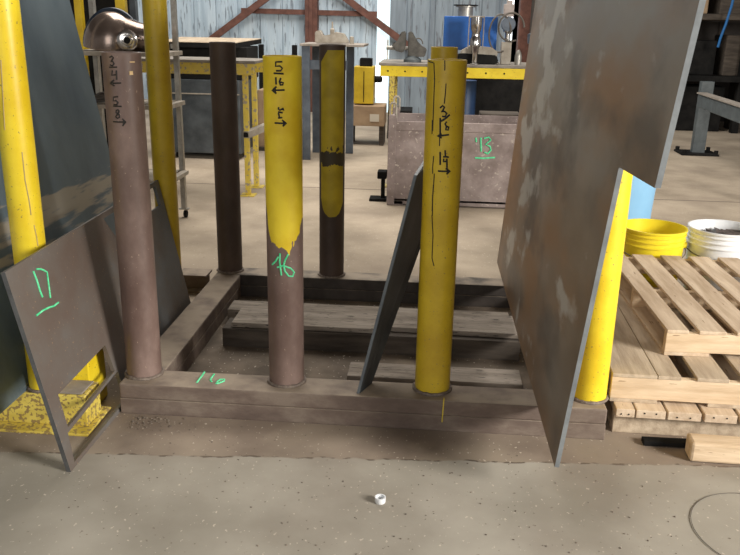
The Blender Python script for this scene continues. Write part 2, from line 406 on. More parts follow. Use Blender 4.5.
for i, j, mn in spec:
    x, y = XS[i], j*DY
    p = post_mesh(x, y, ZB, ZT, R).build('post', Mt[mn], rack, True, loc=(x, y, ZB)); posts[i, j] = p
    weld_ring(x, y, ZB, R).build('weld_bead', Mt['weld'], p, True)
posts[1,0]['label'] = 'brown pipe post with yellow painted upper half and green number'
posts[0,0]['label'] = 'brown pipe post with fraction sizes in marker'
posts[2,0]['label'] = 'ochre yellow pipe post with dark drip lines'
posts[3,0]['label'] = 'bright yellow pipe post'
posts[0,1]['label'] = 'plain dark brown pipe post'
posts[1,1]['label'] = 'dark pipe post with dull yellow patch'
# --- marker writing
mk = Mt['marker']
l = crop_pts(96, 46, 6.16, [
    [(85,70),(98,62),(108,72),(98,90),(92,94),(104,96),(112,108),(102,122),(88,116)], [(84,131),(130,130)],
    [(102,150),(98,180),(128,176)], [(126,150),(128,208)], [(155,228),(90,229)], [(112,210),(88,229),(115,246)], [(104,216),(104,242)],
    [(136,312),(110,314),(108,338),(124,336),(136,348),(130,362),(110,360)], [(108,370),(158,372)],
    [(140,392),(126,396),(124,410),(144,424),(146,440),(132,446),(122,436),(140,410),(142,396)], [(108,466),(180,468)], [(162,448),(184,468),(164,492)], [(170,456),(170,484)]])
pipe_marks(l[:7], 0, 0, R, .0034, mk, 'marker_writing', posts[0,0]); pipe_marks(l[7:], 0, 0, R, .0034, mk, 'marker_writing', posts[0,0])
l = crop_pts(258, 50, 6.16, [
    [(150,72),(110,74),(108,100),(134,98),(150,112),(140,128),(112,128)], [(98,143),(158,146)],
    [(110,168),(112,212)], [(140,172),(132,196),(138,216),(152,214),(156,202),(142,198),(134,204)], [(164,246),(92,248)], [(114,226),(88,248),(114,268)], [(106,234),(106,262)],
    [(128,352),(126,364),(134,370),(148,364),(158,372),(152,356)], [(124,382),(152,386)], [(126,388),(132,414)], [(124,418),(150,416)], [(104,449),(172,452)], [(148,432),(174,452),(152,470)], [(158,440),(158,462)]])
pipe_marks(l[:7], XS[1], 0, R, .0042, mk, 'marker_writing', posts[1,0]); pipe_marks(l[7:], XS[1], 0, R, .0042, mk, 'marker_writing', posts[1,0])
l = crop_pts(422, 40, 6.16, [
    [(112,418),(128,404),(138,414),(128,436),(118,440),(140,440),(152,452),(142,472),(124,470)], [(170,460),(140,486),(118,500)],
    [(112,480),(112,600)]]) + crop_pts(422, 120, 6.16, [
    [(152,10),(142,24),(150,40),(146,60),(160,62),(164,44),(152,38)], [(166,90),(98,98)], [(120,84),(96,98),(122,110)], [(110,90),(112,106)],
    [(112,196),(112,276)], [(142,186),(144,226)], [(130,226),(164,228)], [(134,238),(132,254),(156,256)], [(152,238),(154,300)], [(98,314),(168,316)], [(146,298),(172,316),(150,334)], [(156,306),(156,328)]])
pipe_marks(l[:7], XS[2], 0, R, .0042, mk, 'marker_writing', posts[2,0]); pipe_marks(l[7:], XS[2], 0, R, .0042, mk, 'marker_writing', posts[2,0])
l = crop_pts(422, 40, 6.16, [[(140,125),(141,160),(140,188)], [(148,268),(144,330),(137,392)], [(74,140),(78,240),(72,400),(66,560)], [(38,128),(70,140)]]) + crop_pts(422, 120, 6.16, [[(64,0),(62,86)], [(110,50),(108,160)], [(72,222),(66,290),(66,330)], [(76,330),(72,400),(66,480),(64,590)], [(70,400),(64,500)], [(68,440),(62,560)]]) + [[(432,215),(433,235),(432,258),(434,266)]]
pipe_marks(l, XS[2], 0, R, .0024, mk, 'paint_drip', posts[2,0])
gk = Mt['chalk']
l = crop_pts(262, 190, 5.56, [[(58,414),(76,396),(92,370)], [(100,352),(98,400),(104,444),(108,474)], [(84,430),(120,420),(160,436),(178,456),(170,480),(148,478),(128,452),(120,420),(128,390),(146,356)]])
pipe_marks(l, XS[1], 0, R, .0042, gk, 'green_number', posts[1,0])
for (px, py) in ((132,62),(131,73)):
    mb = MB()
    a, z = on_pipe(px, py, 0, 0, R); M4 = Matrix.Translation((math.sin(a/R)*(R+.001), -math.cos(a/R)*(R+.001), z)) @ Matrix.Rotation(a/R, 4, 'Z')
    h = .0025 if py < 70 else .008
    mb.box(-.011 if py < 70 else -.008, .012 if py < 70 else .008, -.002, .002, -h, h, 0, M4)
    mb.build('tag', Mt['sticker'], posts[0,0])
# tags of the brown beam
l = crop_pts(185, 360, 12.33, [[(240,150),(205,200),(145,280)], [(360,175),(320,230),(312,250),(330,268)], [(385,295),(400,265),(440,240),(488,240),(480,262),(440,278),(388,294)]])
plane_marks(l, (0,0,ZB+.001), (0,0,1), .0045, gk, 'green_number', rack)
plane_marks([[(444,398),(443,410),(442,422)]], (0,-.136,0), (0,1,0), .003, Mt['chalk_yellow'], 'yellow_tick', rack)
plane_marks([[(398+35,382),(434,384)]], (0,-.136,0), (0,1,0), .0005, Mt['chalk_yellow'], 'yellow_tick', rack) if False else None

# ------------------------------------------------------------------ big plate leaning on the right
YW, K = -.01117, .09677
A0 = Vector((1.915,-.670,.157))
def bp(y, z): return Vector((A0.x+YW*(y-A0.y)+K*(z-A0.z), y, z))
th = Vector((.018, 0, 0))
def plate_mat():
    m = Mt['plate_big']
    def m1(N, L):  # grey mottle, stronger up high where reflected light is put into the colour
        vec, s = xyz(N, L); n = noi(N, L, vec, 1.6, 7, (1,.3,.8))
        a = ramp01(N, L, s[2], .9, 2.0); return mathn(N, L, 'MULTIPLY', ramp01(N, L, mathn(N, L, 'MULTIPLY_ADD', a, .30, n), .52, .85), .8)
    layer(m, (.27,.25,.22), m1)
    def m2(N, L):   # orange rust
        vec, s = xyz(N, L); n = noi(N, L, vec, 2.8, 7, (1,.32,.8)); a = ramp01(N, L, s[2], 1.5, .1)
        return mathn(N, L, 'MULTIPLY', ramp01(N, L, mathn(N, L, 'MULTIPLY_ADD', a, .22, n), .52, .72), .85)
    layer(m, (.25,.135,.06), m2)
    def m4(N, L):
        vec, s = xyz(N, L); n = noi(N, L, vec, 3.4, 8, (1,.4,.7)); return mathn(N, L, 'MULTIPLY', ramp01(N, L, n, .53, .66), .65)
    layer(m, (.07,.06,.052), m4)
    def m3(N, L):   # pale scuffs
        vec, s = xyz(N, L); n = noi(N, L, vec, 6, 8, (1,.4,.8))
        dy = mathn(N, L, 'SUBTRACT', s[1], 1.5); dz = mathn(N, L, 'SUBTRACT', s[2], 1.28)
        d = mathn(N, L, 'SQRT', mathn(N, L, 'ADD', mathn(N, L, 'MULTIPLY', dy, dy), mathn(N, L, 'MULTIPLY', mathn(N, L, 'MULTIPLY', dz, dz), .5)))
        return mathn(N, L, 'MULTIPLY', ramp01(N, L, mathn(N, L, 'MULTIPLY_ADD', ramp01(N, L, d, 1.0, .1), .20, n), .63, .72), .75)
    layer(m, (.42,.40,.36), m3)
plate_mat()
pl = thing('steel_plate', (1.95, .8, ZB), 'tall rust-mottled steel plate with a stepped corner, leaning on the bright yellow post at right', 'steel plate', None)
out = [bp(-.670,.157), bp(2.196,.157), bp(2.60,2.15), bp(2.60,2.50), bp(-1.16,2.50), bp(-1.142,1.912), bp(-1.127,1.383), bp(-.670,1.366)]
MB().prism(out, th).build('plate_sheet', Mt['plate_big'], pl, loc=(0,0,0))
mb = MB()     # sheared bright edge strips
e = Vector((0,-.0012,0))
mb.prism([bp(-.670,.157)+e, bp(-.670,1.366)+e, bp(-.670,1.366)+e+th, bp(-.670,.157)+e+th], (0,.001,0))
mb.prism([bp(-1.127,1.383)+e, bp(-1.142,1.912)+e, bp(-1.16,2.5)+e, bp(-1.16,2.5)+e+th, bp(-1.142,1.912)+e+th, bp(-1.127,1.383)+e+th], (0,.001,0))
o = mb.build('cut_edge', Mt['plate_edge'], pl); o['label'] = 'pale grey cut edge'

Mt['black_edge'] = mat('dark cut edge', (.055,.055,.055), (.10,.10,.098), scale=10, rough=.6)
Mt['edge_dk'] = mat('dull cut edge', (.085,.10,.115), (.14,.16,.175), scale=10, rough=.6)
# ------------------------------------------------------------------ narrow plate leaning against the ochre post
n0 = Vector((1.066,-.10,ZB)); n1 = Vector((1.298,.0,1.19)); n2 = Vector((1.345,.30,1.225)); f1 = Vector((1.515,.95,1.25)); f0 = Vector((1.115,.02,ZB))
pl = thing('steel_offcut', (1.07,-.05,ZB), 'narrow dark blue-grey steel offcut standing on its point, leaning on the ochre post', 'steel plate')
MB().prism([n0, n1, n2, f1, f0], (.014,-.004,0)).build('offcut_sheet', Mt['dark_plate'], pl)
mb = MB(); mb.prism([n0, n1, n1+Vector((.013,-.003,0)), n0+Vector((.013,-.003,0))], (-.001,-.004,0)); o = mb.build('cut_edge', Mt['edge_dk'], pl); o['label'] = 'slightly paler cut edge'

# ------------------------------------------------------------------ plate with number 17
def p17(y, s):    # s = height
    return Vector((-.09-.205*s, y, s))
pl = thing('notched_plate', (-.1,.2,0), 'grey-brown steel plate with cut-out openings and green number, leaning beside the front left brown post', 'steel plate')
th17 = Vector((-.018,0,-.004))
me = bmesh.new()
outer = [p17(-.674,0), p17(1.15,0), p17(1.145,.897), p17(-.674,.878)]
holes = [[p17(.285,.862), p17(1.075,.872), p17(1.085,.755), p17(.365,.750)],
         [p17(1.0,.86), p17(1.12,.86), p17(1.13,.74), p17(1.02,.74)],
         [p17(-.075,.328), p17(-.055,.185), p17(-.590,.165), p17(-.586,.334-.02)],
         [p17(-.625,.02), p17(-.02,.02), p17(-.03,.172), p17(-.605,.145)]]
def holed(outer, holes, th, name, m, parent):
    b = bmesh.new()
    def loop(pts):
        v = [b.verts.new(p) for p in pts]
        return [b.edges.new((v[i], v[(i+1) % len(v)])) for i in range(len(v))]
    ed = loop(outer)
    for h in holes: ed += loop(h)
    bmesh.ops.triangle_fill(b, use_beauty=True, use_dissolve=False, edges=ed)
    r = bmesh.ops.extrude_face_region(b, geom=b.faces[:])
    bmesh.ops.translate(b, verts=[g for g in r['geom'] if isinstance(g, bmesh.types.BMVert)], vec=th)
    mb = MB(); mb.add(b); return mb.build(name, m, parent)
holed([outer[0], outer[1], outer[2], outer[3]], [holes[0], holes[2], holes[3]], th17, 'plate_sheet', Mt['grey_plate'], pl)
mb = MB(); e = Vector((0,-.0012,0))
mb.prism([p17(-.674,0)+e, p17(-.674,.878)+e, p17(-.674,.878)+e+th17, p17(-.674,0)+e+th17], (0,.001,0)); mb.build('cut_edge', Mt['black_edge'], pl)
n17 = Vector((1,0,.205)).normalized()
l = crop_pts(20, 255, 7.4, [[(98,120),(125,190),(146,262),(166,312)], [(122,104),(150,104),(175,112),(200,128),(206,180),(216,250),(224,318)], [(122,448),(170,410),(215,388),(250,378),(284,352)]])
plane_marks(l, Vector((-.09,0,0))+n17*.0015, n17, .0042, gk, 'green_number', pl)

# ------------------------------------------------------------------ yellow rack at left
yr = thing('post_rack', (-.4,.4,0), 'yellow painted steel rack with pipe posts at the left edge, rusty low base', 'storage rack')
mb = MB(); mb.box(-1.5, -.170, -.31, -.15, .014, .17, .004); mb.build('front_beam', Mt['yellow_worn'], yr)
mb = MB(); mb.box(-1.5, -.142, -.38, -.10, 0, .013, .003); mb.build('base_flange', Mt['yellow_worn'], yr)
mb = MB(); mb.box(-.395, -.190, -.300, -.16, .171, .177, .002); o = mb.build('cover_plate', Mt['cream'], yr); o['label'] = 'dusty grey loose-looking plate on the beam'
Mt['cover'] = mat('dusty brown grey steel', (.22,.19,.16), (.33,.29,.25), scale=9, rough=.85); o.data.materials[0] = Mt['cover']
mb = MB(); mb.box(-.46, -.22, -.145, .05, 0, .30, .004); mb.build('gusset', Mt['yellow'], yr)
mb = MB(); mb.box(-1.5, -.20, 1.12, 1.28, 0, .17, .004); mb.build('back_beam', Mt['yellow_worn'], yr)
for (x, y, r_) in ((-.398,-.228,.070), (-.262,1.235,.070)):
    p = post_mesh(x, y, .17, 2.35, r_).build('post', Mt['yellow' if y < 0 else 'yellow_ochre'], yr, True, loc=(x, y, .17)); posts[x] = p
    weld_ring(x, y, .17, r_).build('weld_bead', Mt['weld'], p, True)
Mt['tan'] = mat('bare tan scrape', (.42,.30,.12), (.5,.38,.2), scale=30, rough=.8)
# worn scrapes on the near left post
l = [[(1,60),(3,95),(5,130)], [(22,152),(25,180),(29,200),(31,215)], [(34,225),(37,240),(38,246)]]
pipe_marks(l, -.398, -.228, .070, .0022, Mt['tan'], 'scrape', posts[-.398])
# ------------------------------------------------------------------ blue plate far left
def bl(y, z): return Vector((-.462-.191*(z-.17), y, z))
pl = thing('steel_plate', (-.47,0,.17), 'wide dark blue-grey steel plate leaning left behind the near left yellow post', 'steel plate')
MB().prism([bl(-1.3,.17), bl(1.3,.17), bl(1.3,2.6), bl(-1.3,2.6)], (-.02,0,-.004)).build('plate_sheet', Mt['blue_steel'].copy(), pl, loc=(0,0,0))
m = bpy.data.materials[-1] if False else pl.children[0].data.materials[0]
def scf(N, L):
    vec, s = xyz(N, L)
    n = noi(N, L, vec, 9, 7, (1,.25,2.2)); zc = mathn(N, L, 'MULTIPLY_ADD', s[1], .0, 0)
    dz = mathn(N, L, 'SUBTRACT', s[2], .86); a = mathn(N, L, 'ABSOLUTE', dz)
    a = ramp01(N, L, a, .17, .03); hi = mathn(N, L, 'LESS_THAN', mathn(N, L, 'MULTIPLY_ADD', s[1], .03, s[2]), .99)
    return mathn(N, L, 'MULTIPLY', mathn(N, L, 'MULTIPLY', ramp01(N, L, mathn(N, L, 'MULTIPLY_ADD', a, .27, n), .66, .75), hi), .85)
layer(m, (.46,.41,.33), scf)
# ------------------------------------------------------------------ lumber lying inside the rack
def board(x0, x1, y0, y1, z0, z1, m, label, rz=0., name='lumber', g=None):
    cx, cy = (x0+x1)/2, (y0+y1)/2
    M = Matrix.Translation((cx,cy,0)) @ Matrix.Rotation(rz,4,'Z') @ Matrix.Translation((-cx,-cy,0))
    o = MB().box(x0, x1, y0, y1, z0, z1, .004, M).build(name, m, loc=(cx,cy,z0)); return tag(o, label, 'lumber', g)
board(.195, 1.92, .742, .92, 0, .115, Mt['wood_dark'], 'thick dark timber lying on the floor inside the brown rack, under a paler board')
board(.245, 1.12, .765, 1.02, .1155, .145, Mt['wood_grey'], 'dusty board lying on the dark timber, left half of the brown rack')
board(1.175, 1.925, .80, 1.10, .1155, .145, Mt['wood_grey'], 'pale spotted board on the dark timber, right of the ochre post', rz=-.03)
board(.97, 1.90, .36, .55, 0, .03, Mt['wood_grey'], 'flat pale board lying just behind the rack front beam')
board(.12, 1.9, 1.15, 1.33, 0, .08, Mt['wood_grey'], 'low board lying in front of the rack back beam')

mb = MB(); mb.box(-.36,-.155,1.65,1.81,.115,.13); mb.box(-.36,-.155,1.725,1.740,.012,.115); mb.box(-.36,-.155,1.65,1.81,0,.012)
tag(mb.build('beam_offcut', Mt['beam'], loc=(-.26,1.73,0)), 'short brown I-beam offcut on the floor outside the far left corner of the brown rack', 'steel beam')
# ------------------------------------------------------------------ pallets
def pallet(loc, rz, label, front='wood_x', deck='wood', zs=.10, slats=None, W=1.25, D=1.36, th=.018, rec=0.):
    t = thing('pallet', (0,0,0), label, 'pallet', 'wooden pallets stacked right of the rack')
    h0 = .018
    for k, yy in enumerate((0, D/2-.02, D-.04)):
        mb = MB()
        if k == 0 or True: mb.box(0, W, yy+(rec if k == 0 else 0), yy+.04+(rec if k == 0 else 0), h0 if rec == 0 else 0, h0+zs, .003)
        mb.build('stringer', Mt[front], t)
    n = len(slats)
    for i, (a, b) in enumerate(slats):
        mb = MB(); mb.box(a, b, -.004, D, h0+zs, h0+zs+th, .003); db = mb.build('deck_board', Mt[deck], t)
        if rec:
            for q in (.28, .68):
                mb = MB(); mb.lathe([(0,0),(.004,0),(.004,.003),(0,.003)], (a+(b-a)*q, -.006, h0+zs+th*(.4+.25*(i % 2))), (0,1,0), 8); mb.build('nail', Mt['black'], db)
    for (a, b) in ((0,.22), (.45,.60), (.95,1.1)):
        mb = MB(); mb.box(a, b, rec+.045 if rec else 0, D, 0, h0, .002); mb.build('bottom_board', Mt[deck], t)
    t.location = loc; t.rotation_euler.z = rz
    return t
s_top = [(.0,.105), (.155,.285), (.335,.465), (.515,.645), (.70,.83), (.88,1.0), (1.05,1.2)]
s_mid = [(.0,.205), (.208,.315), (.385,.53), (.60,.74), (.81,.95), (1.02,1.2)]
s_low = [(.0,.085), (.092,.225), (.235,.385), (.40,.545), (.56,.70), (.715,.86), (.88,1.02), (1.06,1.2)]
pallet((2.280,-.085,0), -.02, 'bottom wooden pallet of the stack, on the floor, nailed board ends showing', front='wood_old', deck='wood', slats=s_low, zs=.082, th=.041, rec=.035)
pallet((2.262,-.012,.1415), -.02, 'middle wooden pallet of the stack with weathered grey deck boards', deck='wood_old', slats=s_mid, zs=.11)
pallet((2.560,.235,.2880), .015, 'top wooden pallet of the stack with clean spaced deck boards', deck='wood', slats=s_top, zs=.10, D=1.36)
o = MB().bar((2.40,-.145,.012),(2.85,-.155,.020),.05,.024,bev=.003).build('shadow_strip', Mt['black'], loc=(2.4,-.15,0)); tag(o, 'dark flat strip standing for the shadow between the timber block and the bottom pallet', 'shadow strip')  # added dark strip in place of the shadow beside the timber block
# nails in the lowest board ends are far too small to count; short timber block
o = MB()
d = Vector((.985,-.03,0)).normalized()
o.bar((2.572,-.245,.05), (3.3,-.27,.05), .10, .095, bev=.012)
o = o.build('timber_block', Mt['wood_x'], loc=(2.572,-.245,0)); tag(o, 'short squared timber lying on the floor in front of the pallet stack', 'lumber')

# ------------------------------------------------------------------ buckets
def bucket(name, c, r, h, m, m2, label, cat, rings=True, fill=None):
    t = thing(name, (c[0],c[1],0), label, cat)
    prof = [(0,.0),(r*.84,.0),(r*.86,.01),(r*.955,h*.80)]
    if rings:
        for k in range(3):
            z = h*(.80+.062*k); prof += [(r*.955,z),(r*1.0,z+.003),(r*1.0,z+h*.018),(r*.958,z+h*.024)]
    prof += [(r*.97,h*.975),(r*1.01,h*.978),(r*1.01,h),(r*.96,h),(r*.94,h*.9),(r*.83,.02),(0,.02)]
    mb = MB(); mb.lathe(prof, (c[0],c[1],0), n=56); mb.build('tub', m, t, True)
    mb = MB(); pts = []
    for k in range(19):
        a = PI+PI*k/18; pts.append((c[0]+math.cos(a)*r*1.03, c[1]+math.sin(a)*r*1.03, h*.80-.10*math.sin(-a)*-1*-1 if False else h*.80-.03-.045*abs(math.sin(a))))
    mb.tube(pts, .004, 6); mb.build('handle', Mt['cable'], t, True)
    for sx in (-1, 1):
        mb = MB(); mb.lathe([(0,0),(.022,0),(.022,.02),(0,.02)], (c[0]+sx*r*.97, c[1], h*.78), (sx,0,0), 16); mb.build('handle_lug', m, t, True)
    return t
bucket('bucket', (2.875,1.83), .215, .560, Mt['pl_yellow'], None, 'yellow plastic bucket with wire handle behind the pallets, nearest the yellow post', 'bucket')
bucket('bucket', (3.345,1.87), .225, .562, Mt['pl_white'], None, 'white plastic bucket holding dark scrap at the right edge behind the pallets', 'bucket')
# contents
def scrap_heap(c, r, z, n, name, label, parent=None):
    mb = MB()
    for k in range(n):
        a = random.uniform(0, 2*PI); q = r*math.sqrt(random.random())*.8
        M = Matrix.Translation((c[0]+q*math.cos(a), c[1]+q*math.sin(a), z+random.uniform(-.02,.05)*(1-q/r))) @ Matrix.Rotation(random.uniform(0,6),4,'Z') @ Matrix.Rotation(random.uniform(-.9,.9),4,'X')
        mb.box(-.05,.05,-.02,.02,-.004,.004,.001,M)
    mb.lathe([(0,.0),(r*.9,-.01)],(c[0],c[1],z-.02),n=30)
    o = mb.build(name, Mt['scrap'], loc=(c[0],c[1],z)); tag(o, label, 'scrap metal', None, 'stuff'); return o
scrap_heap((3.345,1.87), .20, .49, 90, 'scrap_metal', 'heap of dark metal scrap filling the white bucket')
mb = MB(); mb.box(-.07,.05,-.02,.02,-.003,.003,.001, Matrix.Translation((2.85,1.84,.485)) @ Matrix.Rotation(.6,4,'Z') @ Matrix.Rotation(.5,4,'Y'))
o = mb.build('strap_piece', Mt['scrap'], loc=(2.85,1.84,.485)); tag(o, 'dark strip of metal lying inside the yellow bucket', 'scrap metal')
MB().lathe([(0,0),(.195,0),(.195,.02),(0,.02)], (2.872,1.80,.44)).build('dummy', Mt['pl_yellow'])
bpy.data.objects.remove(bpy.data.objects['dummy'])
mb = MB(); mb.lathe([(0,0),(.24,0),(.25,.01),(.292,.82),(.305,.825),(.305,.85),(.285,.85),(.26,.02),(0,.02)], (2.825,2.78,0), n=48)
o = mb.build('tub', Mt['ltblue'], loc=(2.825,2.78,0), smooth=True); tag(o, 'light blue plastic tub standing behind the yellow bucket', 'tub')

# ------------------------------------------------------------------ small floor things
mb = MB(); mb.lathe([(.012,0),(.020,0),(.022,.006),(.022,.024),(.017,.024),(.015,.006),(.012,.004)], (1.226,-.752,.0), n=24, closed=True)
o = mb.build('plastic_cap', Mt['pl_white'], loc=(1.226,-.752,0), smooth=True); tag(o, 'small white ring-shaped cap lying on the bare concrete in front', 'cap')
mb = MB(); c = Vector((2.70,-.80,.003)); pts = [c+Vector((.26*math.cos(a),.27*math.sin(a),0)) for a in [math.radians(35+k*8) for k in range(28)]]
mb.tube(pts, .0014, 6); o = mb.build('wire_loop', Mt['cable'], loc=(2.7,-.8,0)); tag(o, 'thin dark wire curled in a loop on the concrete at lower right', 'wire')
mb = MB(); random.seed(3)
def chip(x, y, s):
    M = Matrix.Translation((x,y,s*.28)) @ Matrix.Rotation(random.uniform(0,6),4,'Z') @ Matrix.Rotation(random.uniform(-.3,.3),4,'X')
    b = bmesh.new(); bmesh.ops.create_icosphere(b, subdivisions=1, radius=s)
    for v in b.verts: v.co = Vector((v.co.x*random.uniform(.7,1.2), v.co.y*random.uniform(.5,1), v.co.z*.42))
    mb.add(b, M)
for k in range(230): chip(random.uniform(.0,2.4), random.uniform(-1.1,-.2), random.choice((.002,.003,.0035,.005)))
for k in range(90): chip(abs(random.gauss(0,.12)), -.16-abs(random.gauss(0,.07)), random.choice((.003,.004,.007,.005)))
for k in range(60): chip(random.uniform(.15,1.8), random.uniform(.08,.35), random.choice((.003,.004,.006)))
o = mb.build('grit', mat('gravel grit', (.09,.07,.055), (.28,.23,.18), scale=80, rough=.9, bump=0), loc=(1,-.5,0)); tag(o, 'grit and chips scattered over the concrete around the rack', 'grit', None, 'stuff')
for x, y, s in ((1.00,2.9,.05),(1.06,2.85,.03),(.93,2.95,.03)): pass
# weeds of debris behind rack
for q, (px, py, w, h_) in enumerate(((310,236,9,3),(300,233,5,3))):
    pass
for q, (px, py) in enumerate(((283,277-3),(290,283),(362,284))):
    pass

# ------------------------------------------------------------------ parts bin 13
t = thing('steel_bin', (1.65,5.0,0), 'large mauve-grey steel scrap bin with a green underlined number, under the right bench', 'bin')
x0, x1, y0, y1 = .925, 2.72, 4.68, 5.45
mb = MB(); mb.box(x0+.02, x1-.02, y0, y0+.02, .012, .87, .004); mb.box(x0+.02,x1-.02,y0-.018,y0,.78,.87,.004)
fp = mb.build('front_panel', Mt['bin'], t)
MB().box(x0+.02,x1-.02,y1-.02,y1,.012,.87,.004).build('back_panel', Mt['bin'], t)
MB().box(x0,x0+.02,y0,y1,.012,.87,.004).build('side_panel', Mt['bin'], t)
MB().box(x1-.02,x1,y0,y1,.012,.87,.004).build('side_panel', Mt['bin'], t)
MB().box(x0,x1,y0,y1,.05,.07).build('bottom_panel', Mt['bin'], t)
for (xa, ya) in ((x0,y0),(x1-.06,y0),(x0,y1-.06),(x1-.06,y1-.06)):
    mb = MB(); mb.box(xa-.01, xa+.07, ya-.02, ya+.06, .006, .93, .006); cp = mb.build('corner_post', Mt['bin'], t)
    mb = MB(); mb.tube([(xa+.005,ya,.90),(xa+.005,ya,1.03),(xa+.02,ya,1.05),(xa+.05,ya,1.05),(xa+.065,ya,1.03),(xa+.065,ya,.90)], .011, 8); mb.build('lifting_loop', Mt['cream'], cp, True)
    mb = MB(); mb.box(xa+.0, xa+.16, ya, ya+.10, 0, .05, .004); mb.build('foot', Mt['bin'], t)
MB().box(1.5,1.75,y0-.004,y0+.02,.02,.05).build('foot', Mt['bin'], t)
l = crop_pts(370, 110, 4.93, [[(522,136),(524,158)], [(546,136),(548,205)], [(562,140),(586,134),(596,148),(570,170),(592,180),(596,198),(580,216),(564,208)], [(518,236),(560,238),(616,234)]])
plane_marks(l, (0,y0-.002,0), (0,1,0), .009, gk, 'green_number', fp)
# black jack foot left of the bin
t = thing('floor_jack', (.83,4.9,0), 'small black steel jack on the floor at the left side of the steel bin', 'jack')
mb = MB(); mb.box(.80,.90,4.84,4.99,.24,.32,.01); mb.build('body', Mt['black'], t)
mb = MB(); mb.box(.72,.90,4.82,5.0,0,.03,.005); mb.box(.84,.88,4.88,4.93,.03,.24); mb.build('base', Mt['black'], t)

# ------------------------------------------------------------------ benches
Mt['tantop'] = mat('scuffed brown grey bench top', (.14,.12,.10), (.26,.23,.19), scale=8, rough=.6)
def bench(x0, x1, y0, y1, zt, m, legm, label, legs, rail=.10, holes=()):
    t = thing('workbench', ((x0+x1)/2,(y0+y1)/2,0), label, 'workbench')
    MB().box(x0-.02, x1+.02, y0-.02, y1+.02, zt-.012, zt+.018, .004).build('bench_top', Mt['tantop'], t)
    mb = MB(); mb.box(x0,x1,y0,y0+.05,zt-.012-rail,zt-.012,.004)
    rr = mb.build('front_rail', m, t)
    MB().box(x0,x1,y1-.05,y1,zt-.012-rail,zt-.012,.004).build('back_rail', m, t)
    for (a) in holes:
        mb = MB(); mb.lathe([(0,0),(.010,0),(.010,.004),(0,.004)], (a, y0-.004, zt-.012-rail*.5), (0,1,0), 12); mb.build('bolt', Mt['black'], rr, True)
    for (a, b) in legs:
        mb = MB(); mb.box(a,a+.055,b,b+.055,.012,zt-.012-rail,.004); mb.box(a-.05,a+.105,b-.05,b+.105,0,.012); mb.build('leg', legm, t)
    return t
rb = bench(.755, 2.75, 5.62, 6.45, 1.375, Mt['yellow'], Mt['yellow_worn'], 'yellow-railed workbench behind the steel bin, carrying the vise and blue tank', [(.86,5.64),(2.6,5.64),(.86,6.35),(2.6,6.35)], holes=(.84,1.03,1.22,1.72,1.92,2.12), rail=.115)
Mt['ragged'] = yellow('flaking yellow paint', dirt=(.36,.30,.22), amt=.38, dscale=28, c=((.62,.45,.05),(.74,.58,.10)))
lb = bench(-2.05, -.50, 4.86, 5.42, 1.40, Mt['ragged'], Mt['ragged'], 'worn yellow and grey workbench behind the dark brown rear post at left', [(-.63,4.88),(-1.95,4.88),(-.64,5.34),(-1.95,5.34)], rail=.115)
MB().bar((-.60,4.86,.66),(-.36,5.9,.72),.07,.07).build('brace', Mt['cream'], lb)
mb = MB(); mb.box(-.625,-.575,4.854,4.860,.635,.685); mb.build('brace_opening', Mt['black'], lb)
o = MB().box(1.52,3.1,7.6,8.2,0,1.28,.01).build('dark_box', Mt['black'], loc=(2.3,7.9,0)); tag(o, 'low black box added as the shade behind the steel bin and bench', 'locker')  # black box added to darken the space under the bench
# under the right bench
mb = MB(); mb.lathe([(0,0),(.14,0),(.14,.30),(.147,.31),(.14,.32),(.14,.6),(.147,.61),(.14,.62),(.14,1.15),(0,1.15)], (1.74,6.75,0), n=32)
tag(mb.build('drum', Mt['dkblue'], loc=(1.74,6.75,0), smooth=True), 'narrow dark blue drum standing in shadow behind the right bench', 'drum')
mb = MB(); mb.box(1.55,2.15,6.62,6.95,0,.72,.01,) if False else mb.box(1.95,2.45,6.7,7.1,0,.75,.01)
tag(mb.build('crate', Mt['wood_dark'], loc=(2.2,6.9,0)), 'dark wooden crate in the shadow behind the steel bin', 'crate')
# ---- vise
ZV = 1.394
t = thing('bench_vise', (1.05,5.9,ZV), 'grey bench vise bolted on the right workbench', 'vise')
mb = MB(); mb.lathe([(0,0),(.10,0),(.10,.03),(.06,.06),(.055,.10),(0,.10)], (1.10,5.9,ZV), n=24); mb.build('base', Mt['rail_blue'], t, True)
Mt['vise'] = mat('grey green cast iron', (.05,.047,.04), (.12,.11,.095), scale=12, rough=.6)
def body(pts, y0, y1, name, m, parent):
    mb = MB(); mb.prism([(x, y0, z) for x, z in pts], (0, y1-y0, 0))
    bmesh.ops.bevel(mb.bm, geom=mb.bm.edges[:], offset=.010, segments=2, affect='EDGES'); return mb.build(name, m, parent, True)
body([(.86,ZV+.19),(.90,ZV+.12),(.99,ZV+.10),(1.02,ZV+.16),(1.02,ZV+.33),(.985,ZV+.335),(.955,ZV+.31),(.93,ZV+.22)], 5.84, 5.96, 'moving_jaw', Mt['vise'], t)
body([(1.045,ZV+.33),(1.045,ZV+.10),(1.06,ZV+.06),(1.24,ZV+.06),(1.26,ZV+.15),(1.20,ZV+.18),(1.15,ZV+.21),(1.09,ZV+.33)], 5.84, 5.96, 'fixed_jaw', Mt['vise'], t)
mb = MB(); mb.tube([(.80,5.9,ZV+.15),(1.1,5.9,ZV+.15)], .022, 12); mb.build('screw', Mt['alu'], t, True)
mb = MB(); mb.tube([(.815,5.9,ZV+.0+.02),(.815,5.9,ZV+.24)], .009, 8); mb.build('handle', Mt['alu'], t, True)
mb = MB(); mb.tube([(1.16+.05*math.cos(a),5.86,ZV+.20+.06*math.sin(a)) for a in [PI*k/8 for k in range(9)]], .007, 8); mb.build('carry_loop', Mt['cable'], t, True)
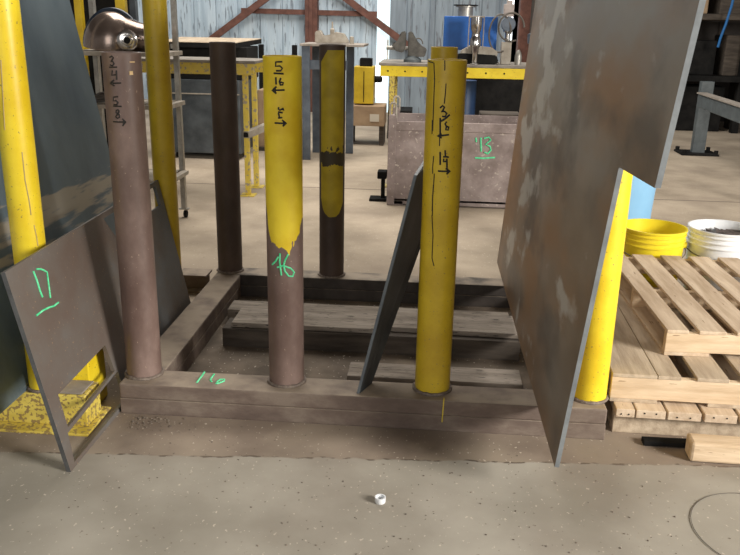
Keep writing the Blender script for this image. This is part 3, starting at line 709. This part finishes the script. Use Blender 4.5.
# ---- blue tank
t = thing('machine_tank', (1.72,6.15,ZV), 'royal blue machine housing with a flanged neck on the right workbench', 'machine')
mb = MB(); mb.box(1.44,2.04,6.00,6.40,ZV+.14,ZV+.505,.008); mb.build('housing', Mt['blue'], t)
mb = MB(); mb.lathe([(0,0),(.085,0),(.085,.10),(.115,.10),(.115,.115),(0,.115)], (1.68,6.2,ZV+.505), n=24); mb.build('neck', Mt['alu'], t, True)
mb = MB(); mb.lathe([(0,0),(.14,0),(.14,.012),(0,.012)], (1.68,6.2,ZV+.62), n=24); mb.build('flange', Mt['black'], t, True)
mb = MB(); mb.box(1.56,1.60,6.05,6.09,ZV,ZV+.14); mb.box(1.92,1.96,6.05,6.09,ZV,ZV+.14); mb.box(1.56,1.60,6.3,6.34,ZV,ZV+.14); mb.box(1.92,1.96,6.3,6.34,ZV,ZV+.14); mb.build('feet', Mt['black'], t)
# ---- power tool (cream and black) in front of the tank
t = thing('power_tool', (1.80,5.80,ZV), 'cream and black power tool lying in front of the blue housing', 'power tool')
body([(1.62,ZV+.07),(1.64,ZV+.14),(1.74,ZV+.20),(1.98,ZV+.18),(2.05,ZV+.13),(2.03,ZV+.07)], 5.76, 5.88, 'casing', Mt['cream'], t)
body([(1.58,ZV),(1.57,ZV+.08),(1.64,ZV+.115),(2.03,ZV+.10),(2.06,ZV+.03),(2.03,ZV)], 5.74, 5.90, 'motor_body', Mt['black'], t)
mb = MB(); mb.tube([(1.58,5.74,ZV+.05),(1.50,5.72,ZV+.06),(1.44,5.72,ZV+.015),(1.40,5.74,ZV+.01)], .008, 8); mb.build('cord', Mt['black'], t, True)
# ---- chrome spindle
t = thing('spindle', (1.80,5.68,ZV), 'upright chrome spindle fitting in front of the blue housing', 'fitting')
mb = MB(); mb.lathe([(0,0),(.05,0),(.05,.012),(.032,.02),(.032,.12),(.038,.13),(.042,.18),(.060,.20),(.062,.26),(.048,.29),(.044,.34),(.058,.37),(.062,.43),(.062,.50),(0,.50)], (1.79,5.68,ZV), n=28); mb.build('column', Mt['chrome'], t, True)
mb = MB(); mb.box(1.705,1.715,5.66,5.70,ZV+.16,ZV+.50,.002); mb.box(1.865,1.875,5.66,5.70,ZV+.16,ZV+.50,.002); mb.box(1.705,1.875,5.66,5.70,ZV+.49,ZV+.51,.002); mb.build('cage', Mt['cover'], t)
# ---- regulator column with hoses
t = thing('hose_column', (2.15,5.9,ZV), 'steel column with a round motor and looped hoses at the right end of the workbench', 'machine')
mb = MB(); mb.box(2.09,2.20,5.86,5.97,ZV,ZV+.24,.006); mb.build('base', Mt['cream'], t)
mb = MB(); mb.lathe([(0,0),(.03,0),(.03,.1),(.05,.11),(.05,.15),(.035,.16),(0,.16)], (2.15,5.9,ZV+.24), n=20); mb.build('stem', Mt['chrome'], t, True)
mb = MB(); mb.lathe([(0,-.06),(.075,-.06),(.08,0),(.075,.06),(0,.06)], (2.15,5.9,ZV+.43), (0,1,0), n=28); mb.build('motor', Mt['stand_blue'], t, True)
mb = MB(); mb.box(2.09,2.20,5.85,5.96,ZV+.51,ZV+.64,.006); mb.box(2.12,2.18,5.87,5.94,ZV+.64,ZV+.68,.006); mb.build('head', mat('pinkish cast metal', (.30,.25,.23), (.4,.34,.31), scale=9, rough=.5), t)
for cx_, cz_, rx_, rz_ in ((2.18,ZV+.40,.14,.15),(2.06,ZV+.33,.12,.20)):
    mb = MB(); pts = [(cx_+rx_*math.cos(a), 5.82+.03*math.sin(2*a), cz_+rz_*math.sin(a)) for a in [2*PI*k/24*.85 for k in range(24)]]
    mb.tube(pts, .010, 8); mb.build('hose', Mt['cable'], t, True)
mb = MB(); mb.lathe([(0,0),(.035,0),(.04,.08),(.03,.13),(.012,.16),(0,.16)], (2.28,5.84,ZV), n=20)
tag(mb.build('oil_can', Mt['alu'], loc=(2.28,5.84,ZV), smooth=True), 'small oil can at the foot of the hose column', 'can')
mb = MB(); mb.lathe([(0,0),(.025,0),(.025,.22),(.045,.23),(.05,.33),(0,.34)], (2.42,5.9,ZV), n=20)
tag(mb.build('valve', Mt['stand_blue'], loc=(2.42,5.9,ZV), smooth=True), 'blue-topped valve on the bench end beside the large plate', 'valve')

# ------------------------------------------------------------------ machine stand behind the patched post
t = thing('machine_stand', (-.08,7.5,0), 'slate-blue tall steel stand behind the dull yellow patched post', 'stand')
for (xa, ya) in ((-.40,7.30),(.06,7.35),(-.36,7.95),(.12,7.95)):
    m_ = Mt['stand_blue']; mb = MB(); mb.box(xa,xa+.105,ya,ya+.06,0,1.50,.004); mb.build('leg', m_, t)
MB().box(-.34,.20,7.34,7.39,1.20,1.32,.004).build('crossbar', Mt['stand_blue'], t)
MB().box(-.42,.42,7.26,8.05,1.50,1.53,.004).build('top_plate', Mt['cover'], t)
t = thing('pipe_clamp_head', (0,7.5,1.54), 'dusty cast machine head sitting on the slate-blue stand', 'machine')
body([(-.24,1.54),(-.24,1.68),(-.18,1.70),(-.14,1.62),(-.02,1.64),(.02,1.68),(.14,1.66),(.20,1.56),(.20,1.54)], 7.4, 7.6, 'casting', Mt['cream'], t)
mb = MB(); mb.lathe([(0,0),(.03,0),(.03,.08),(.012,.1),(.012,.18),(0,.18)], (-.02,7.5,1.63), n=16); mb.build('bolt', Mt['cream'], t, True)
mb = MB(); mb.lathe([(0,0),(.028,0),(.028,.09),(0,.1)], (.24,7.5,1.53), n=16); mb.build('bolt', Mt['cream'], t, True)
# yellow machine box on wooden crate
t = thing('yellow_cabinet', (.28,8.95,.60), 'small dull yellow machine box on the tan crate beyond the slate stand', 'machine box')
MB().box(.14,.44,8.85,9.2,.62,1.17,.01).build('box_body', Mt['yellow_ochre'], t)
MB().box(.22,.40,8.9,9.1,1.17,1.29,.01).build('cap', Mt['black'], t)
MB().box(.285,.295,8.84,8.85,.65,1.1).build('door_seam', Mt['black'], t)
mb = MB(); mb.lathe([(0,0),(.05,0),(.05,.1),(.03,.12),(0,.12)], (.44,9.0,.98), (1,0,0), 16); mb.build('plug', Mt['black'], t, True)
t = thing('wooden_crate', (.35,9.0,0), 'tan wooden crate with a pale label under the yellow machine box', 'crate')
MB().box(.05,.62,8.75,9.3,.30,.60,.008).build('box', Mt['card'], t)
MB().box(.40,.54,8.742,8.75,.37,.48).build('paper_label', Mt['paper'], t)
for xa in (.06,.54): MB().box(xa,xa+.07,8.8,9.25,0,.30).build('skid', Mt['wood_dark'], t)
o = MB().box(.62,1.0,9.6,10.3,0,.45,.01).build('floor_box', Mt['black'], loc=(.8,9.9,0)); tag(o, 'low black box on the floor beyond the tan crate', 'box')
# tan cartons behind left bench legs
o = MB().box(-1.16,-.72,8.0,8.5,.05,.86,.01).build('carton', Mt['card'], loc=(-.95,8.2,.05)); tag(o, 'tan carton stack seen beyond the left bench legs', 'carton')
o = MB().box(-1.2,-.68,7.95,8.55,0,.05).build('skid_board', Mt['wood_dark'], loc=(-.95,8.2,0)); tag(o, 'dark wooden skid under the tan carton', 'skid')
for xa in (-2.0,-1.36):
    o = MB().box(xa,xa+.09,12.0,12.1,0,1.36,.01).build('bollard', Mt['black'], loc=(xa,12,0)); tag(o, 'thin dark post near the back wall, %s' % ('beside the left bench' if xa < -1.5 else 'just above the top of the yellow painted post'), 'post')
# ------------------------------------------------------------------ dark cabinet with a tan lid
t = thing('machine_cabinet', (-1.7,7.4,0), 'big dark grey cabinet with a dusty tan sloped lid behind the left bench', 'cabinet')
MB().box(-2.25,-1.20,7.1,7.9,.08,1.05,.01).build('lower_body', Mt['dark_plate'], t)
MB().box(-2.25,-1.20,7.09,7.1,.86,.875).build('seam_strip', Mt['cream'], t)
MB().box(-2.20,-1.10,7.15,7.85,1.05,1.47,.01).build('upper_body', Mt['black'], t)
mb = MB(); mb.prism([(-2.2,7.0,1.46),(-1.22,7.0,1.46),(-1.06,7.9,1.50),(-2.2,7.9,1.50)], (0,0,.06)); mb.build('lid', Mt['black'], t)
mb = MB(); mb.prism([(-2.2,7.0,1.521),(-1.22,7.0,1.521),(-1.06,7.9,1.561),(-2.2,7.9,1.561)], (0,0,.006)); mb.build('lid_cover', Mt['wood_old'], t)
MB().box(-2.06,-1.95,6.99,7.0,1.44,1.50).build('latch', Mt['alu'], t)
for xa in (-2.1,-1.45):
    mb = MB(); mb.lathe([(0,-.02),(.038,-.02),(.04,0),(.038,.02),(0,.02)], (xa,7.2,.04), (1,0,0), 16); mb.build('caster', Mt['black'], t, True)

# ------------------------------------------------------------------ rolling cart at left with chrome part
t = thing('rolling_rack', (-1.25,3.5,0), 'tall pale aluminium rolling rack behind the brown and yellow posts at left', 'cart')
for (xa, ya) in ((-1.0,3.28),(-1.0,3.80),(-1.75,3.28),(-1.75,3.80)):
    MB().box(xa,xa+.045,ya,ya+.05,.09,2.5,.003).build('upright', Mt['alu'], t)
    mb = MB(); mb.lathe([(0,-.014),(.034,-.014),(.036,0),(.034,.014),(0,.014)], (xa+.035,ya+.02,.036), (1,0,.0), 18); w_ = mb.build('caster', Mt['black'], t, True)
    MB().bar((xa-.02,ya+.02,.085),(xa+.07,ya+.02,.085),.05,.012).build('fork', Mt['alu'], w_)
for zz in (.46,1.105,1.545):
    mb = MB(); mb.box(-1.75,-.97,3.28,3.31,zz-.035,zz,.003); mb.box(-1.75,-.97,3.80,3.83,zz-.035,zz,.003); mb.box(-1.75,-1.72,3.31,3.80,zz-.035,zz); mb.box(-.91,-.97,3.31,3.80,zz-.035,zz)
    mb.box(-1.72,-1.0,3.31,3.80,zz-.012,zz-.004); mb.build('shelf', Mt['cream'], t)
t = thing('metal_hood', (-1.25,3.5,1.545), 'big polished brown metal hood with dark rim on top of the rolling rack', 'machine part')
b = bmesh.new(); bmesh.ops.create_uvsphere(b, u_segments=40, v_segments=24, radius=1)
bmesh.ops.bisect_plane(b, geom=b.verts[:]+b.edges[:]+b.faces[:], plane_co=(0,0,-.15), plane_no=(0,0,-1), clear_outer=True)
bmesh.ops.holes_fill(b, edges=[e for e in b.edges if e.is_boundary])
mb = MB(); mb.add(b, Matrix.Translation((-1.47,3.55,1.585)) @ Matrix.Rotation(.18,4,'Y') @ Matrix.Diagonal((.235,.19,.29,1))); mb.build('dome', Mt['bronze'], t, True)
mb = MB(); pts = []
for k in range(31):
    a = math.radians(-8+196*k/30); p_ = Vector((.245*math.cos(a), .02, .295*math.sin(a))); p_.rotate(Matrix.Rotation(.18,3,'Y')); pts.append(p_+Vector((-1.47,3.57,1.59)))
mb.tube(pts, .022, 10); mb.build('rim', Mt['navy'], t, True)
mb = MB(); mb.lathe([(.0,.0),(.17,0),(.165,.10),(.13,.22),(.10,.42),(.0,.43)], (-1.42,3.6,1.665), (.97,-.1,-.06), 40); mb.build('cone', Mt['bronze'], t, True)
c2 = Vector((-1.235,3.33,1.640)); ax2 = Vector((.28,-.95,.02)).normalized()
mb = MB(); mb.lathe([(.0,-.12),(.075,-.12),(.088,-.03),(.086,.0),(.07,.008),(.045,.010),(.040,.035),(.028,.037),(.026,.0),(0,-.0)], c2, ax2, 36); mb.build('hub', Mt['chrome'], t, True)
mb = MB(); mb.lathe([(0,.001),(.025,.001),(.025,.03),(0,.03)], c2, ax2, 24); mb.build('bore', Mt['black'], t, True)
# things on lower cart shelf
mb = MB()
for k in range(3): mb.tube([(-1.45+.16*math.cos(a), 3.5+.15*math.sin(a), 1.125+.02*k+.01*math.sin(3*a)) for a in [2*PI*j/20 for j in range(20)]], .012, 8, closed=True)
tag(mb.build('cable_coil', Mt['cable'], loc=(-1.45,3.5,1.11), smooth=True), 'coil of dark cable on the rolling rack shelf below the hood', 'cable')
# yellow uprights far left
t = thing('pallet_racking', (-2.4,5.6,0), 'yellow and grey storage racking uprights behind the rolling rack', 'racking')
for xa, w_, mm in ((-2.66,.08,'yellow_ochre'),(-2.49,.05,'alu'),(-2.19,.11,'yellow_ochre'),(-2.03,.07,'dark_plate')):
    MB().box(xa,xa+w_,5.55,5.63,0,2.6,.004).build('upright', Mt[mm], t)
MB().box(-2.66,-1.96,5.63,5.67,1.45,1.55,.004).build('crossbeam', Mt['yellow_ochre'], t)
MB().box(-3.7,-2.15,5.95,6.05,0,2.6).build('back_panel', Mt['black'], t)

# ------------------------------------------------------------------ right background
t = thing('guard_rail', (5.3,8.9,0), 'grey-blue steel guard rail stand on the floor at right edge', 'guard rail')
mb = MB(); mb.box(5.27,5.45,8.9,9.02,.02,1.07,.005); mb.build('upright', Mt['rail_blue'], t)
mb = MB(); mb.box(5.08,5.62,8.75,9.2,0,.03,.005); bp_ = mb.build('base_plate', Mt['black'], t)
for a, b in ((5.12,8.79),(5.58,8.79),(5.12,9.16),(5.58,9.16)):
    mb = MB(); mb.lathe([(0,0),(.03,0),(.03,.05),(0,.05)], (a,b,.03), n=10); mb.build('bolt', Mt['black'], bp_, True)
mb = MB(); mb.bar((5.27,8.85,.80),(5.10,5.2,.80),.10,.18,bev=.005); mb.build('rail', Mt['rail_blue'], t)
mb = MB(); mb.bar((5.27,8.85,.91),(5.10,5.2,.91),.14,.02); o = mb.build('top_cap', Mt['cover'], t)
mb = MB(); mb.box(4.98,5.12,5.08,5.19,0,.9,.005); mb.build('upright', Mt['rail_blue'], t)
t = thing('storage_shelving', (6.2,12.3,0), 'dark loaded steel shelving in the shadow behind the guard rail', 'shelving')
for xa in (4.3,5.35,6.75,8.2): MB().box(xa,xa+.12,11.6,11.75,0,3.6,.01).build('upright', Mt['black'], t)
for zz, mm in ((2.05,'wood_dark'),(1.0,'black'),(2.75,'wood_dark')): MB().box(4.3,8.3,11.55,11.75,zz-.10,zz,.01).build('shelf_beam', Mt[mm], t)
for zz in (2.0,.95,2.7): MB().box(4.3,8.3,11.75,12.9,zz-.06,zz).build('shelf', Mt['wood_dark'], t)
random.seed(11)
for k, (xa, zz, w_, h_, mm) in enumerate(((4.5,2.05,.8,.5,'black'),(5.6,2.05,.5,.4,'card'),(6.3,2.05,.45,.45,'wood_dark'),(5.45,1.0,.9,.6,'black'),(6.5,1.0,.7,.7,'wood_dark'),(5.5,.0,1.1,.8,'black'),(6.9,.0,.8,.85,'wood_dark'))):
    o = MB().box(xa,xa+w_,11.8,12.5,zz,zz+h_,.02).build('storage_box', Mt[mm], loc=(xa,12,zz)); tag(o, 'dim box in the dark shelving, %s' % ('on the highest shelf, left end','on the highest shelf, middle','on the highest shelf, right of the middle','middle shelf, left','middle shelf, right','on the floor, left','on the floor, right')[k], 'box', 'dim boxes in the dark shelving')
mb = MB(); pts = [(6.6,11.3,6.5),(6.45,11.3,4),(6.36,11.3,2.7),(6.33,11.3,2.2),(6.28,11.3,1.9),(6.22,11.3,1.65),(6.20,11.3,1.5)]
mb.tube(pts, .022, 8); tag(mb.build('air_hose', Mt['hose'], loc=(6.3,11.3,1.5), smooth=True), 'blue air hose hanging in front of the dark shelving', 'hose')
o = MB().box(3.15,4.2,12.6,13.0,0,3.2).build('dark_box', Mt['wood_dark'], loc=(3.6,12.8,0)); tag(o, 'tall dark brown locker beside the back wall, left of the shelving', 'locker')

# ------------------------------------------------------------------ light
w = bpy.data.worlds.new('world'); sc.world = w; w.use_nodes = True
bg = w.node_tree.nodes['Background']; bg.inputs[0].default_value = (1.0,.97,.93,1); bg.inputs[1].default_value = .27
def area(name, loc, tgt, sx, sy, e, c=(1,1,1)):
    l = bpy.data.lights.new(name, 'AREA'); l.shape = 'RECTANGLE'; l.size = sx; l.size_y = sy; l.energy = e; l.color = c
    o = bpy.data.objects.new(name, l); COL.objects.link(o); o.location = loc
    o.rotation_euler = (Vector(tgt)-Vector(loc)).to_track_quat('-Z','Y').to_euler(); return o
area('door_daylight', (8.5,-4.0,3.4), (1,.0,.6), 2.4, 2.4, 1200, (1,.955,.89))
area('front_door_daylight', (-1,-10,4.0), (1,0,.6), 6, 4, 250, (1,.98,.95))
area('skylight', (.2,6.5,6.3), (.4,6.3,0), 7, 4, 720, (1,.95,.88))
area('skylight', (-3,11.2,5.6), (-2,13.4,1.5), 9, 1.5, 150, (.9,.96,1))
struct(MB().box(-14,14,-9,16,6.5,6.6).build('ceiling', Mt['wall_dark']))
sc.view_settings.view_transform = 'Standard'; sc.view_settings.look = 'None'; sc.view_settings.gamma = 1
sc.view_settings.exposure = 0.0; sc.view_settings.use_curve_mapping = False
